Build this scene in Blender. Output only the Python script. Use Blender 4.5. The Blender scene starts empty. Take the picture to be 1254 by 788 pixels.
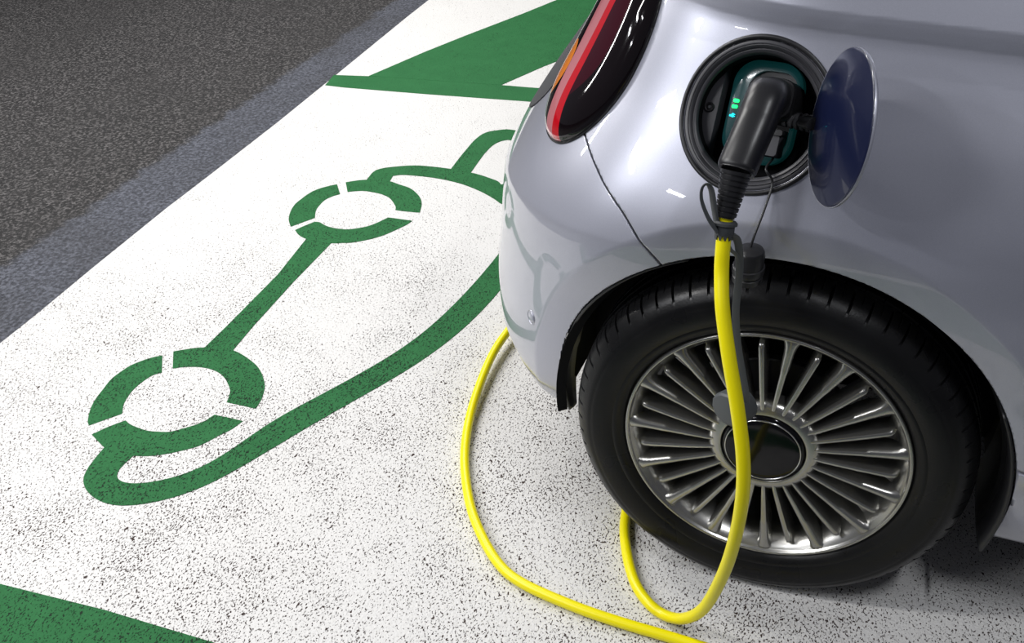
import bpy, bmesh, math, random
from mathutils import Vector, Matrix
from mathutils.geometry import tessellate_polygon
random.seed(7)
sc = bpy.context.scene
COL = sc.collection
# ---- car body surface: t <= 0 runs forward along the side, t > 0 turns round the rear corner ----
import numpy as np
YC, X0, NEXP = 0.807, 0.10, 3.0
ZC, RT = 0.302, 0.311
def soft(f, w=.014):
    return lambda x: sum(k*f(np.asarray(x, float)+d*w) for d, k in ((-1.5,.1),(-1,.15),(-.5,.2),(0,.1),(.5,.2),(1,.15),(1.5,.1)))
def spline(tab):
    xs = np.array([a for a, b in tab]); ys = np.array([b for a, b in tab])
    h = np.diff(xs); dl = np.diff(ys) / h
    m = np.zeros(len(xs)); m[0] = dl[0]; m[-1] = dl[-1]
    for i in range(1, len(xs) - 1):
        if dl[i-1] * dl[i] > 0:
            w1 = 2*h[i] + h[i-1]; w2 = h[i] + 2*h[i-1]
            m[i] = (w1 + w2) / (w1/dl[i-1] + w2/dl[i])
    def f(x):
        x = np.clip(np.asarray(x, float), xs[0], xs[-1])
        i = np.clip(np.searchsorted(xs, x) - 1, 0, len(xs) - 2)
        s = (x - xs[i]) / h[i]
        return ((1+2*s)*(1-s)**2*ys[i] + s*(1-s)**2*h[i]*m[i] + s*s*(3-2*s)*ys[i+1] + s*s*(s-1)*h[i]*m[i+1])
    return f
REAR = soft(spline([(.16,-.54),(.22,-.598),(.28,-.617),(.34,-.615),(.40,-.606),(.46,-.592),(.55,-.572),(.63,-.546),(.70,-.511),(.755,-.476),(.83,-.424),(.90,-.384),(1.0,-.340),(1.06,-.32)]))
SIDE = soft(spline([(.16,.05),(.24,.018),(.30,.005),(.40,-.004),(.5,-.006),(.6,-.010),(.66,-.010),(.70,-.004),(.75,.012),(.80,.031),(.85,.053),(.90,.075),(.95,.097),(1.0,.120),(1.06,.15)]))
# shoulder ledge between the two belt creases (added to SIDE)
LEDGE = spline([(.900,0.),(.925,-.001),(.938,-.0035),(.945,-.0075),(.962,-.0165),(.968,-.0185),(.975,-.0185),(1.06,-.020)])
CREASE = spline([(.20,.645),(.2925,.641),(.334,.6378),(.383,.629),(.444,.6195),(.503,.613),(.57,.604),(.70,.582),(1.0,.560)])
def sstep(a, b, x):
    s = np.clip((x - a) / (b - a), 0, 1); return s*s*(3-2*s)
def S(t, z):
    t = np.asarray(t, float); z = np.asarray(z, float); t, z = np.broadcast_arrays(t, z)
    th = np.clip(t, 0, 1) * (np.pi / 2)
    sx, cy = np.sin(th), np.cos(th)
    r = (sx**NEXP + cy**NEXP) ** (-1 / NEXP)
    # soft shoulder line round the bumper
    dz = z - CREASE(t); u = np.clip((np.sqrt(dz*dz +   .0055**2) - .0055) / np.where(dz > 0, .21, .50), 0, 1)
    tent = .025 * (1 - u)**2 * sstep(.18, .38, t)
    a = X0 - REAR(z) + tent
    x = np.where(t > 0, X0 - a * r * sx, X0 - t * .7 * np.pi/2)
    zz = z + .06 * x * sstep(.80, .93, z)
    b = YC - (SIDE(zz) + LEDGE(zz) * sstep(-.30, -.05, x)) + .75*tent
    y = np.where(t > 0, YC - b * r * cy, YC - b)
    rr = np.hypot(x, z - ZC)
    # wheel arch: the panel swells towards the arch and breaks into a flat band round the opening
    fl = .0185 * (np.clip((.64 - rr) / .233, 0, 2)) ** 2.4
    cap = .0185 - .24 * (.407 - rr)
    k = .0022; hh = np.clip(.5 + .5*(cap - fl)/k, 0, 1)
    fl = cap*(1-hh) + fl*hh - k*hh*(1-hh)
    y = y - fl * sstep(.16, .30, z) * (x > -.62) * sstep(1.0, .55, t)
    return np.stack([x, y, z], -1)
def N(t, z, e=2e-4):
    du = S(np.asarray(t) + e, z) - S(np.asarray(t) - e, z); dv = S(t, np.asarray(z) + e) - S(t, np.asarray(z) - e)
    n = np.cross(dv, du); return n / np.linalg.norm(n, axis=-1, keepdims=True)
POLY = {
  'RING_A': [(-1.416,-0.006),(-1.43,0.007),(-1.453,0.044),(-1.466,0.078),(-1.473,0.11),(-1.48,0.145),(-1.478,0.171),(-1.472,0.201),(-1.46,0.223),(-1.443,0.244),(-1.423,0.261),(-1.381,0.203),(-1.396,0.187),(-1.403,0.158),(-1.404,0.131),(-1.4,0.107),(-1.391,0.08),(-1.372,0.05)],
  'RING_B': [(-1.407,0.282),(-1.366,0.309),(-1.343,0.318),(-1.309,0.325),(-1.276,0.329),(-1.244,0.322),(-1.194,0.3),(-1.162,0.278),(-1.132,0.247),(-1.115,0.222),(-1.101,0.187),(-1.095,0.155),(-1.133,0.155),(-1.17,0.155),(-1.18,0.18),(-1.191,0.198),(-1.219,0.224),(-1.245,0.24),(-1.272,0.248),(-1.298,0.249),(-1.321,0.245),(-1.346,0.236),(-1.366,0.224)],
  'RING_C': [(-1.389,-0.029),(-1.372,0.002),(-1.349,0.033),(-1.33,0.025),(-1.301,0.02),(-1.277,0.019),(-1.256,0.023),(-1.232,0.03),(-1.213,0.045),(-1.189,0.069),(-1.178,0.087),(-1.171,0.109),(-1.135,0.11),(-1.098,0.11),(-1.107,0.077),(-1.12,0.054),(-1.132,0.029),(-1.145,0.008),(-1.17,-0.014),(-1.196,-0.033),(-1.225,-0.048),(-1.257,-0.058),(-1.292,-0.067),(-1.334,-0.055)],
  'FAR_A': [(-1.458,0.9),(-1.486,0.935),(-1.502,0.967),(-1.514,1.001),(-1.519,1.032),(-1.518,1.058),(-1.514,1.098),(-1.504,1.127),(-1.485,1.153),(-1.461,1.176),(-1.419,1.12),(-1.435,1.1),(-1.445,1.071),(-1.443,1.033),(-1.436,1.004),(-1.417,0.966)],
  'FAR_B': [(-1.441,1.195),(-1.416,1.213),(-1.389,1.227),(-1.35,1.236),(-1.309,1.237),(-1.275,1.226),(-1.227,1.21),(-1.179,1.17),(-1.151,1.127),(-1.134,1.078),(-1.171,1.074),(-1.21,1.073),(-1.221,1.095),(-1.253,1.13),(-1.277,1.146),(-1.305,1.155),(-1.333,1.158),(-1.359,1.158),(-1.382,1.15),(-1.404,1.139)],
  'FAR_C': [(-1.435,0.886),(-1.421,0.917),(-1.405,0.945),(-1.39,0.946),(-1.371,0.937),(-1.352,0.93),(-1.328,0.927),(-1.306,0.928),(-1.287,0.932),(-1.27,0.942),(-1.252,0.955),(-1.236,0.972),(-1.223,0.996),(-1.21,1.026),(-1.173,1.027),(-1.133,1.027),(-1.139,1.002),(-1.151,0.975),(-1.163,0.951),(-1.176,0.928),(-1.199,0.901),(-1.224,0.88),(-1.247,0.865),(-1.268,0.858),(-1.298,0.848),(-1.336,0.848),(-1.375,0.85),(-1.409,0.864)],
  'BAR': [(-1.378,0.855),(-1.352,0.659),(-1.344,0.412),(-1.343,0.312),(-1.27,0.324),(-1.28,0.431),(-1.292,0.643),(-1.297,0.854)],
  'BODY_LINE': [(-1.334,-0.055),(-1.329,-0.101),(-1.324,-0.128),(-1.314,-0.15),(-1.296,-0.168),(-1.268,-0.183),(-1.239,-0.191),(-1.211,-0.195),(-1.182,-0.19),(-1.153,-0.177),(-1.116,-0.154),(-1.083,-0.125),(-1.051,-0.086),(-1.025,-0.036),(-0.993,0.039),(-0.953,0.139),(-0.91,0.228),(-0.858,0.326),(-0.817,0.415),(-0.788,0.512),(-0.762,0.631),(-0.753,0.741),(-0.75,0.899),(-0.759,1.064),(-0.782,1.17),(-0.837,1.269),(-0.91,1.326),(-0.941,1.34),(-0.971,1.306),(-0.93,1.194),(-0.895,1.179),(-0.861,1.168),(-0.834,1.125),(-0.824,1.045),(-0.826,0.925),(-0.826,0.731),(-0.851,0.604),(-0.864,0.49),(-0.895,0.42),(-0.945,0.312),(-0.994,0.21),(-1.025,0.165),(-1.042,0.117),(-1.057,0.061),(-1.071,0.015),(-1.085,-0.029),(-1.107,-0.062),(-1.138,-0.095),(-1.172,-0.118),(-1.202,-0.13),(-1.223,-0.134),(-1.241,-0.13),(-1.253,-0.12),(-1.261,-0.104),(-1.259,-0.086),(-1.257,-0.058)],
  'HOOD_LINE': [(-1.385,1.225),(-1.391,1.282),(-1.378,1.31),(-1.342,1.334),(-1.285,1.358),(-1.227,1.365),(-1.164,1.365),(-1.092,1.358),(-1.025,1.339),(-0.971,1.306),(-0.93,1.194),(-0.964,1.219),(-1.013,1.248),(-1.076,1.275),(-1.133,1.289),(-1.188,1.295),(-1.241,1.294),(-1.292,1.288),(-1.318,1.274),(-1.311,1.238)],
  'TAIL_LINE': [(-1.162,1.362),(-1.168,1.436),(-1.172,1.509),(-1.174,1.587),(-1.163,1.645),(-1.133,1.674),(-1.091,1.692),(-1.009,1.677),(-0.978,1.591),(-1.068,1.614),(-1.088,1.596),(-1.101,1.559),(-1.103,1.497),(-1.099,1.439),(-1.092,1.356)],
}
EDGE_POLY = [(9,-.575),(9,14),(-2.32,14),(-2.10,6.2),(-2.0,3.6),(-1.965,2.70),(-1.930,2.05),(-1.905,1.55),(-1.893,1.142),(-1.888,.90),(-1.871,.574),(-1.853,.304),(-1.845,.10),(-1.83,-.3),(-1.82,-.575)]
SPOKE0 = 95.4
CAM = [0.11924, -1.24395, 1.38583, -0.401467, -0.596706, -0.061882, 1252.54]
# ------------------------------------------------------------------ materials
def mat(name, base, rough=.5, metal=0., coat=0., coat_rough=.03, spec=.5, emit=None, estr=0., trans=0.):
    m = bpy.data.materials.new(name); m.use_nodes = True
    b = m.node_tree.nodes['Principled BSDF']
    b.inputs['Base Color'].default_value = (*base, 1)
    b.inputs['Roughness'].default_value = rough
    b.inputs['Metallic'].default_value = metal
    b.inputs['Coat Weight'].default_value = coat
    b.inputs['Coat Roughness'].default_value = coat_rough
    b.inputs['Specular IOR Level'].default_value = spec
    if emit:
        b.inputs['Emission Color'].default_value = (*emit, 1); b.inputs['Emission Strength'].default_value = estr
    return m
class NT:
    """small wrapper for building node trees"""
    def __init__(s, m):
        s.t = m.node_tree; s.n = s.t.nodes; s.l = s.t.links; s.bsdf = s.n['Principled BSDF']
        s.pos = s.n.new('ShaderNodeTexCoord').outputs['Object']
    def link(s, a, b): s.l.new(a, b)
    def put(s, sock, v):
        if hasattr(v, 'is_linked') or hasattr(v, 'links'): s.l.new(v, sock)
        else: sock.default_value = v
    def mapping(s, scale, rot=(0,0,0)):
        n = s.n.new('ShaderNodeMapping'); n.inputs['Scale'].default_value = scale; n.inputs['Rotation'].default_value = rot
        s.l.new(s.pos, n.inputs['Vector']); return n.outputs[0]
    def noise(s, scale, detail=2, rough=.5, vec=None, dist=0.):
        n = s.n.new('ShaderNodeTexNoise'); n.inputs['Scale'].default_value = scale; n.inputs['Detail'].default_value = detail
        n.inputs['Roughness'].default_value = rough; n.inputs['Distortion'].default_value = dist
        s.l.new(vec or s.pos, n.inputs['Vector']); return n.outputs['Fac']
    def voro(s, scale, vec=None, out='Distance', rnd=1.):
        n = s.n.new('ShaderNodeTexVoronoi'); n.inputs['Scale'].default_value = scale; n.inputs['Randomness'].default_value = rnd
        s.l.new(vec or s.pos, n.inputs['Vector']); return n.outputs[out]
    def ramp(s, v, a, b, lo=0., hi=1.):
        n = s.n.new('ShaderNodeMapRange'); n.interpolation_type = 'SMOOTHSTEP'
        for k, w in (('Value', v), ('From Min', a), ('From Max', b), ('To Min', lo), ('To Max', hi)): s.put(n.inputs[k], w)
        return n.outputs[0]
    def math(s, op, a, b=0., c=0.):
        n = s.n.new('ShaderNodeMath'); n.operation = op
        for i, w in enumerate((a, b, c)): s.put(n.inputs[i], w)
        return n.outputs[0]
    def mix(s, f, a, b):
        n = s.n.new('ShaderNodeMix'); n.data_type = 'RGBA'
        s.put(n.inputs[0], f)
        for i, w in ((6, a), (7, b)):
            if isinstance(w, tuple): n.inputs[i].default_value = (*w, 1)
            else: s.l.new(w, n.inputs[i])
        return n.outputs[2]
    def xyz(s):
        n = s.n.new('ShaderNodeSeparateXYZ'); s.l.new(s.pos, n.inputs[0]); return n.outputs
    def bump(s, h, strength, dist):
        n = s.n.new('ShaderNodeBump'); n.inputs['Strength'].default_value = strength; n.inputs['Distance'].default_value = dist
        s.l.new(h, n.inputs['Height']); s.l.new(n.outputs[0], s.bsdf.inputs['Normal'])
    def color(s, c): s.l.new(c, s.bsdf.inputs['Base Color'])
    def rough(s, c): s.l.new(c, s.bsdf.inputs['Roughness'])

def worn(nt, paint, under, amount, seed_rot=.6):
    """paint rolled over a coarse surface: small elongated pits show what lies under it"""
    v1 = nt.mapping((1., .62, 1.), (0, 0, seed_rot))
    n1 = nt.noise(300, 2, .55, v1, .3)
    n2 = nt.noise(165, 2, .6, v1, .5)
    patch = nt.noise(2.2, 3, .55)
    fine = nt.noise(9., 2, .5)
    x, y, z = nt.xyz()
    wear = nt.ramp(y, 1.9, -.35, 0., 1.)           # more traffic wear near the open end of the bay
    thr = nt.math('ADD', nt.math('MULTIPLY', wear, -.078 * amount), .682)
    thr = nt.math('ADD', thr, nt.math('MULTIPLY', nt.math('SUBTRACT', patch, .5), -.13 * amount))
    thr = nt.math('ADD', thr, nt.math('MULTIPLY', nt.math('SUBTRACT', fine, .5), -.10))
    pit1 = nt.ramp(nt.math('SUBTRACT', n1, thr), -.012, .022)
    pit2 = nt.ramp(nt.math('SUBTRACT', n2, nt.math('ADD', thr, .05)), -.01, .02)
    pit = nt.math('MAXIMUM', pit1, pit2)
    c = nt.mix(pit, paint, under)
    nt.color(c)
    grain = nt.noise(160, 3, .6)
    h = nt.math('SUBTRACT', nt.math('MULTIPLY', grain, .5), nt.math('MULTIPLY', pit, 1.0))
    nt.bump(h, .8, .005)

M = {}
def white_floor():
    m = mat('worn_white_floor_paint', (.75,.75,.74), .7, spec=.25); nt = NT(m)
    tone = nt.mix(nt.noise(1.3, 4, .6), (.755,.748,.735), (.665,.655,.64))
    worn(nt, tone, (.045,.028,.024), 1.0); return m
def green_paint():
    m = mat('worn_green_floor_paint', (.05,.2,.08), .7, spec=.2); nt = NT(m)
    tone = nt.mix(nt.noise(14, 4, .6), (.013,.110,.032), (.026,.158,.050))
    worn(nt, tone, (.006,.022,.010), .95, .9); return m
def asphalt():
    m = mat('dark_asphalt', (.06,.06,.06), .75); nt = NT(m)
    x, y, z = nt.xyz()
    g = nt.noise(95, 4, .7); g2 = nt.noise(42, 3, .6); big = nt.noise(2.5, 4, .6)
    stone = nt.ramp(g, .46, .64)
    c = nt.mix(stone, (.008,.0075,.008), (.150,.142,.142))
    c = nt.mix(nt.ramp(g2, .45, .8, 0., .6), c, (.030,.027,.027))
    # worn bluish strip along the painted edge
    edge = nt.math('ADD', x, nt.math('MULTIPLY', nt.math('SUBTRACT', nt.noise(14, 3, .6), .5), .10))
    strip = nt.ramp(edge, -2.155, -2.115)
    cs = nt.mix(nt.ramp(g, .35, .72), (.032,.035,.046), (.165,.175,.215))
    c = nt.mix(strip, c, cs)
    c = nt.mix(nt.math('MULTIPLY', nt.ramp(big, .4, .7), .35), c, (.03,.028,.028))
    nt.color(c)
    nt.bump(nt.math('ADD', g, nt.math('MULTIPLY', g2, .6)), .9, .012); return m
def car_paint():
    m = mat('silver_blue_paint', (.40,.41,.485), .36, .40, 1., .025)
    nt = NT(m); fl = nt.voro(2600, out='Color')
    n = nt.n.new('ShaderNodeSeparateColor'); nt.link(fl, n.inputs[0])
    nt.color(nt.mix(nt.ramp(n.outputs[0], 0., 1.), (.395,.405,.475), (.45,.46,.535)))
    return m
M['white'] = white_floor(); M['green'] = green_paint(); M['asphalt'] = asphalt(); M['paint'] = car_paint()
M['rubber'] = mat('tyre_rubber', (.012,.012,.013), .48, spec=.22)
def rubber():
    nt = NT(M['rubber']); n = nt.noise(320, 2, .5); d = nt.noise(9, 3, .6)
    nt.rough(nt.ramp(d, .3, .7, .24, .44)); nt.color(nt.mix(d, (.006,.006,.0065), (.012,.012,.013))); nt.bump(n, .25, .0008)
rubber()
M['alloy'] = mat('satin_alloy', (.40,.395,.375), .27, .9)
M['hub'] = mat('black_gloss_cap', (.004,.004,.005), .10, spec=.28)
M['dark_metal'] = mat('dark_brake_metal', (.05,.05,.052), .5, .7)
M['well'] = mat('black_wheel_well_felt', (.006,.006,.0065), .85, spec=.2)
M['trim'] = mat('black_plastic', (.016,.016,.018), .38)
M['trim_grey'] = mat('charcoal_plastic', (.048,.048,.055), .40)
M['gap'] = mat('dark_gap', (.004,.004,.005), .8, spec=.1)
M['navy'] = mat('navy_gloss_paint', (.005,.008,.033), .3, 0., .35, .02, .3)
M['plug'] = mat('black_plug_plastic', (.014,.014,.016), .34)
def plugtex():
    nt = NT(M['plug']); nt.bump(nt.noise(900, 2, .5), .15, .0004)
plugtex()
M['yellow'] = mat('yellow_cable_sheath', (.93,.82,.0), .34)
M['strap'] = mat('grey_rubber_strap', (.085,.092,.098), .5)
M['strap_dark'] = mat('dark_grey_rubber', (.05,.055,.06), .5)
M['steel'] = mat('bright_steel', (.6,.6,.6), .2, 1.)
M['red'] = mat('red_lamp_lens', (.50,.004,.012), .12, coat=1.)
M['smoke'] = mat('smoked_red_lens', (.034,.003,.008), .07, spec=.3, coat=.35, coat_rough=.01)
M['black_lens'] = mat('black_lens', (.005,.003,.004), .06, spec=.35, coat=.35, coat_rough=.01)
M['pink'] = mat('clear_pink_lens', (.50,.17,.19), .12, coat=1.)
M['amber'] = mat('amber_indicator', (.75,.22,.02), .25, coat=1.)
M['amber_red'] = mat('red_reflector_spot', (.85,.03,.015), .25, coat=1.)
M['boot'] = mat('grey_rubber_boot', (.075,.075,.080), .45)
M['ring'] = mat('teal_light_ring', (.008,.036,.041), .16, coat=1., emit=(.03,.42,.42), estr=.035)
M['led'] = mat('green_indicator_light', (0,.6,.12), .4, emit=(.0,1.,.16), estr=2.2)
M['led_blue'] = mat('blue_plug_symbol_light', (0,.5,.7), .4, emit=(.0,.75,.9), estr=1.6)
M['tailgate'] = mat('dark_grey_matte', (.055,.055,.060), .55, 0., 0., .03, .25)  # tailgate in one even matte dark grey, uncoated
M['glass'] = mat('dark_window_glass', (.01,.011,.012), .03, coat=1.)
M['lampwhite'] = mat('white_lamp_housing', (.7,.7,.7), .4)
M['ceil'] = mat('grey_concrete_ceiling', (.30,.30,.32), .8)

# ------------------------------------------------------------------ helpers
def empty(name, loc=(0,0,0), parent=None):
    o = bpy.data.objects.new(name, None); o.location = loc; COL.objects.link(o); o.empty_display_size = .1
    if parent: o.parent = parent
    return o
def tag(o, label=None, cat=None, group=None, kind=None):
    for k, v in (('label', label), ('category', cat), ('group', group), ('kind', kind)):
        if v: o[k] = v
    return o
def make(name, verts, faces, material, parent=None, smooth=True, normals=None, angle=None):
    me = bpy.data.meshes.new(name)
    me.from_pydata([tuple(map(float, v)) for v in verts], [], [tuple(map(int, f)) for f in faces])
    me.materials.append(material)
    me.polygons.foreach_set('use_smooth', [bool(smooth)] * len(me.polygons)); me.update()
    if normals is not None:
        at = me.attributes.new('custom_normal', 'FLOAT_VECTOR', 'CORNER')
        at.data.foreach_set('vector', np.array(normals, dtype=np.float32).ravel()); me.update()
    elif angle is not None:
        me.set_sharp_from_angle(angle=math.radians(angle))
    o = bpy.data.objects.new(name, me); COL.objects.link(o)
    if parent: o.parent = parent
    return o
def from_bm(name, bm, material, parent=None, angle=40):
    bmesh.ops.recalc_face_normals(bm, faces=bm.faces)
    me = bpy.data.meshes.new(name); bm.to_mesh(me); bm.free(); me.materials.append(material)
    me.polygons.foreach_set('use_smooth', [True] * len(me.polygons)); me.set_sharp_from_angle(angle=math.radians(angle))
    o = bpy.data.objects.new(name, me); COL.objects.link(o)
    if parent: o.parent = parent
    return o
def catmull(pts, n):
    p = [Vector(q) for q in pts]; p = [2*p[0]-p[1]] + p + [2*p[-1]-p[-2]]; out = []
    for i in range(1, len(p) - 2):
        a, b, c, d = p[i-1], p[i], p[i+1], p[i+2]
        for k in range(n):
            t = k / n
            out.append(.5*((2*b) + (c-a)*t + (2*a-5*b+4*c-d)*t*t + (3*b-a-3*c+d)*t**3))
    out.append(p[-2]); return out
def frames(path, up=(0,0,1)):
    T = [(path[min(i+1, len(path)-1)] - path[max(i-1, 0)]).normalized() for i in range(len(path))]
    u = Vector(up); u = (u - T[0]*u.dot(T[0])).normalized(); out = []
    for i, t in enumerate(T):
        u = (u - t*u.dot(t)).normalized(); out.append((t, u, t.cross(u)))
    return out
def sweep(path, ra, rb=None, seg=20, e=2., up=(0,0,1), caps=True):
    """tube along path: half-axes ra (along up) and rb (sideways), superellipse exponent e; returns verts, faces"""
    n = len(path); ra = ra if hasattr(ra, '__len__') else [ra]*n
    rb = ra if rb is None else (rb if hasattr(rb, '__len__') else [rb]*n)
    V, F = [], []
    for i, (t, u, w) in enumerate(frames(path, up)):
        for k in range(seg):
            a = 2*math.pi*k/seg; c, s = math.cos(a), math.sin(a)
            q = (abs(c)**e + abs(s)**e) ** (-1/e)
            V.append(path[i] + u*(ra[i]*q*c) + w*(rb[i]*q*s))
    for i in range(n-1):
        for k in range(seg):
            a, b = i*seg+k, i*seg+(k+1) % seg
            F.append((a, b, b+seg, a+seg))
    if caps:
        F.append(tuple(range(seg))[::-1]); F.append(tuple((n-1)*seg+k for k in range(seg)))
    return V, F
def resample(vals, pts_n, n):
    """values given at control points, spread over a catmull path of n steps per span"""
    out = []
    for i in range(pts_n-1):
        for k in range(n):
            s = k/n; s = s*s*(3-2*s); out.append(vals[i]*(1-s)+vals[i+1]*s)
    out.append(vals[-1]); return out
def tube(name, pts, r, material, parent=None, n=8, seg=16, rb=None, e=2., up=(0,0,1), angle=50):
    path = catmull(pts, n)
    if hasattr(r, '__len__'): r = resample(r, len(pts), n)
    if rb is not None and hasattr(rb, '__len__'): rb = resample(rb, len(pts), n)
    V, F = sweep(path, r, rb, seg, e, up)
    return make(name, V, F, material, parent, angle=angle)
def lathe(prof, n, origin, axis, ref, closed=False):
    """prof: list of (radius, height along axis)"""
    o, ax, e1 = Vector(origin), Vector(axis).normalized(), Vector(ref).normalized(); e2 = ax.cross(e1)
    V, F = [], []
    for r, h in prof:
        for k in range(n):
            a = 2*math.pi*k/n; V.append(o + ax*h + (e1*math.cos(a) + e2*math.sin(a))*r)
    m = len(prof)
    for i in range(m if closed else m-1):
        j = (i+1) % m
        for k in range(n):
            F.append((i*n+k, i*n+(k+1) % n, j*n+(k+1) % n, j*n+k))
    return V, F
def slab(name, poly, z0, z1, material, parent=None):
    """flat painted shape on the ground with a small real thickness"""
    p = [Vector((x, y, 0)) for x, y in poly]
    tris = tessellate_polygon([p]); n = len(p)
    V = [(v.x, v.y, z1) for v in p] + [(v.x, v.y, z0) for v in p]; F = []
    for t in tris:
        a, b, c = (p[i] for i in t)
        F.append(t if (b-a).cross(c-a).z > 0 else t[::-1])
    area = sum(p[i].x*p[(i+1) % n].y - p[(i+1) % n].x*p[i].y for i in range(n))
    for i in range(n):
        j = (i+1) % n
        F.append((i, n+i, n+j, j) if area > 0 else (i, j, n+j, n+i))
    return make(name, V, F, material, parent, smooth=False)
def rounded(poly, n=4, passes=0):
    """resample a closed outline with a Catmull-Rom curve, keeping sharp corners"""
    P = [Vector((x, y)) for x, y in poly]; N_ = len(P); out = []
    def sharp(i):
        a, b, c = P[i-1], P[i], P[(i+1) % N_]
        return (b-a).normalized().dot((c-b).normalized()) < .72
    sh = [sharp(i) for i in range(N_)]
    for _ in range(passes):
        P = [P[i] if sh[i] else P[i]*.5 + (P[i-1]+P[(i+1) % N_])*.25 for i in range(N_)]
    for i in range(N_):
        b, c = P[i], P[(i+1) % N_]
        a = 2*b-c if sh[i] else P[i-1]; d = 2*c-b if sh[(i+1) % N_] else P[(i+2) % N_]
        for k in range(n):
            t = k/n
            q = .5*((2*b) + (c-a)*t + (2*a-5*b+4*c-d)*t*t + (3*b-a-3*c+d)*t**3); out.append((q.x, q.y))
    return out

def panel(name, surf, tr, zr, nt, nz, clips, material, parent=None, lip=.012, lip_dir=None):
    """a sheet of the car body: a fine grid on surf(t, z), trimmed exactly where each clip function turns negative, edges folded in"""
    tt, zz = np.meshgrid(np.linspace(*tr, nt), np.linspace(*zr, nz), indexing='ij')
    T = list(tt.ravel()); Z = list(zz.ravel())
    faces = [[i*nz+j, (i+1)*nz+j, (i+1)*nz+j+1, i*nz+j+1] for i in range(nt-1) for j in range(nz-1)]
    for f in clips:
        val = np.asarray(f(np.array(T), np.array(Z)), float)
        val = np.where(abs(val) < 1e-7, 1e-7, val); pos = val > 0
        cache = {}; keep = []; todo = []
        pairs = []
        for q in faces:
            s = [pos[i] for i in q]
            if all(s): keep.append(q)
            elif any(s):
                todo.append(q)
                for a, b in zip(q, q[1:]+q[:1]):
                    if pos[a] != pos[b]:
                        k = (min(a, b), max(a, b))
                        if k not in cache: cache[k] = len(T) + len(pairs); pairs.append(k)
        if pairs:
            A = np.array(pairs); Ta, Za = np.array(T), np.array(Z)
            lo = np.zeros(len(A)); hi = np.ones(len(A)); pa = pos[A[:, 0]]
            for _ in range(22):
                mid = (lo+hi)/2
                v = np.asarray(f(Ta[A[:, 0]]*(1-mid)+Ta[A[:, 1]]*mid, Za[A[:, 0]]*(1-mid)+Za[A[:, 1]]*mid)) > 0
                same = v == pa; lo = np.where(same, mid, lo); hi = np.where(same, hi, mid)
            mid = (lo+hi)/2
            T += list(Ta[A[:, 0]]*(1-mid)+Ta[A[:, 1]]*mid); Z += list(Za[A[:, 0]]*(1-mid)+Za[A[:, 1]]*mid)
        for q in todo:
            out = []
            for a, b in zip(q, q[1:]+q[:1]):
                if pos[a]: out.append(a)
                if pos[a] != pos[b]: out.append(cache[(min(a, b), max(a, b))])
            if len(out) >= 3: keep.append(out)
        faces = keep
    used = sorted({i for q in faces for i in q}); rm = {o: n for n, o in enumerate(used)}
    faces = [[rm[i] for i in q] for q in faces]
    T = np.array([T[i] for i in used]); Z = np.array([Z[i] for i in used])
    P = surf(T, Z); e = 2e-4
    n = np.cross(surf(T, Z+e)-surf(T, Z-e), surf(T+e, Z)-surf(T-e, Z)); n /= np.linalg.norm(n, axis=1, keepdims=True)
    # orient faces with the normals
    V = [tuple(p) for p in P]; F = []; LN = []
    for q in faces:
        a, b, c = P[q[0]], P[q[1]], P[q[2]]
        fn = sum(np.cross(P[q[k]]-P[q[0]], P[q[k+1]]-P[q[0]]) for k in range(1, len(q)-1))
        if fn @ n[q[0]] < 0: q = q[::-1]
        F.append(q); LN += [n[i] for i in q]
    if lip:
        ed = {}
        for q in F:
            for a, b in zip(q, q[1:]+q[:1]):
                k = (min(a, b), max(a, b)); ed[k] = None if k in ed else (a, b)
        new = {}
        def inner(i):
            if i not in new:
                d = -n[i]*lip if lip_dir is None else np.asarray(lip_dir(P[i], n[i]))
                new[i] = len(V); V.append(tuple(P[i]+d))
            return new[i]
        for k, ab in ed.items():
            if ab:
                a, b = ab; q = [b, a, inner(a), inner(b)]
                Q = [np.array(V[i]) for i in q]; fn = np.cross(Q[1]-Q[0], Q[2]-Q[0]); L = np.linalg.norm(fn)
                if L < 1e-14: continue
                F.append(q); LN += [fn/L]*4
    return make(name, V, F, material, parent, normals=LN)

# ------------------------------------------------------------------ floor and markings
floor = slab('floor', EDGE_POLY, -.06, 0., M['white']); tag(floor, kind='structure')
road = slab('floor_asphalt', [(-14,-9),(9,-9),(9,14),(-14,14)], -.12, -.008, M['asphalt']); tag(road, kind='structure')
sym = empty('floor_symbol', (-1.2, .6, 0))
tag(sym, 'green painted electric car symbol with two ring wheels on the white floor', 'floor marking')
sym_inv = Vector((-1.2, .6, 0))
def mark(name, poly, z, parent=None, n=4, origin=(0,0)):
    q = rounded(poly, n, 2 if name == 'body_line' else 0) if n else poly
    return slab(name, [(x-origin[0], y-origin[1]) for x, y in q], .0002, z, M['green'], parent)
so = (-1.2, .6)
for i, nm in enumerate(('RING_A','RING_B','RING_C','FAR_A','FAR_B','FAR_C')):
    mark('wheel_ring_arc', POLY[nm], .0010+.00003*i, sym, 4, so)
mark('sill_bar', POLY['BAR'], .0013, sym, 0, so)
mark('body_line', POLY['BODY_LINE'], .0012, sym, 4, so)
mark('hood_line', POLY['HOOD_LINE'], .00125, sym, 4, so)
mark('plug_line', POLY['TAIL_LINE'], .00122, sym, 4, so)
a = slab('bay_line', [(-1.915,1.9),(-1.827,1.897),(-1.497,1.911),(-1.142,1.933),(-.785,1.953),(2.6,2.05),(2.6,2.17),(-.822,2.08),(-1.153,2.06),(-1.44,2.052),(-1.8,2.022),(-1.935,2.003)], .0002, .0010, M['green'])
tag(a, 'thin green bay line on the far side of the car symbol', 'floor marking')
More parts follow.
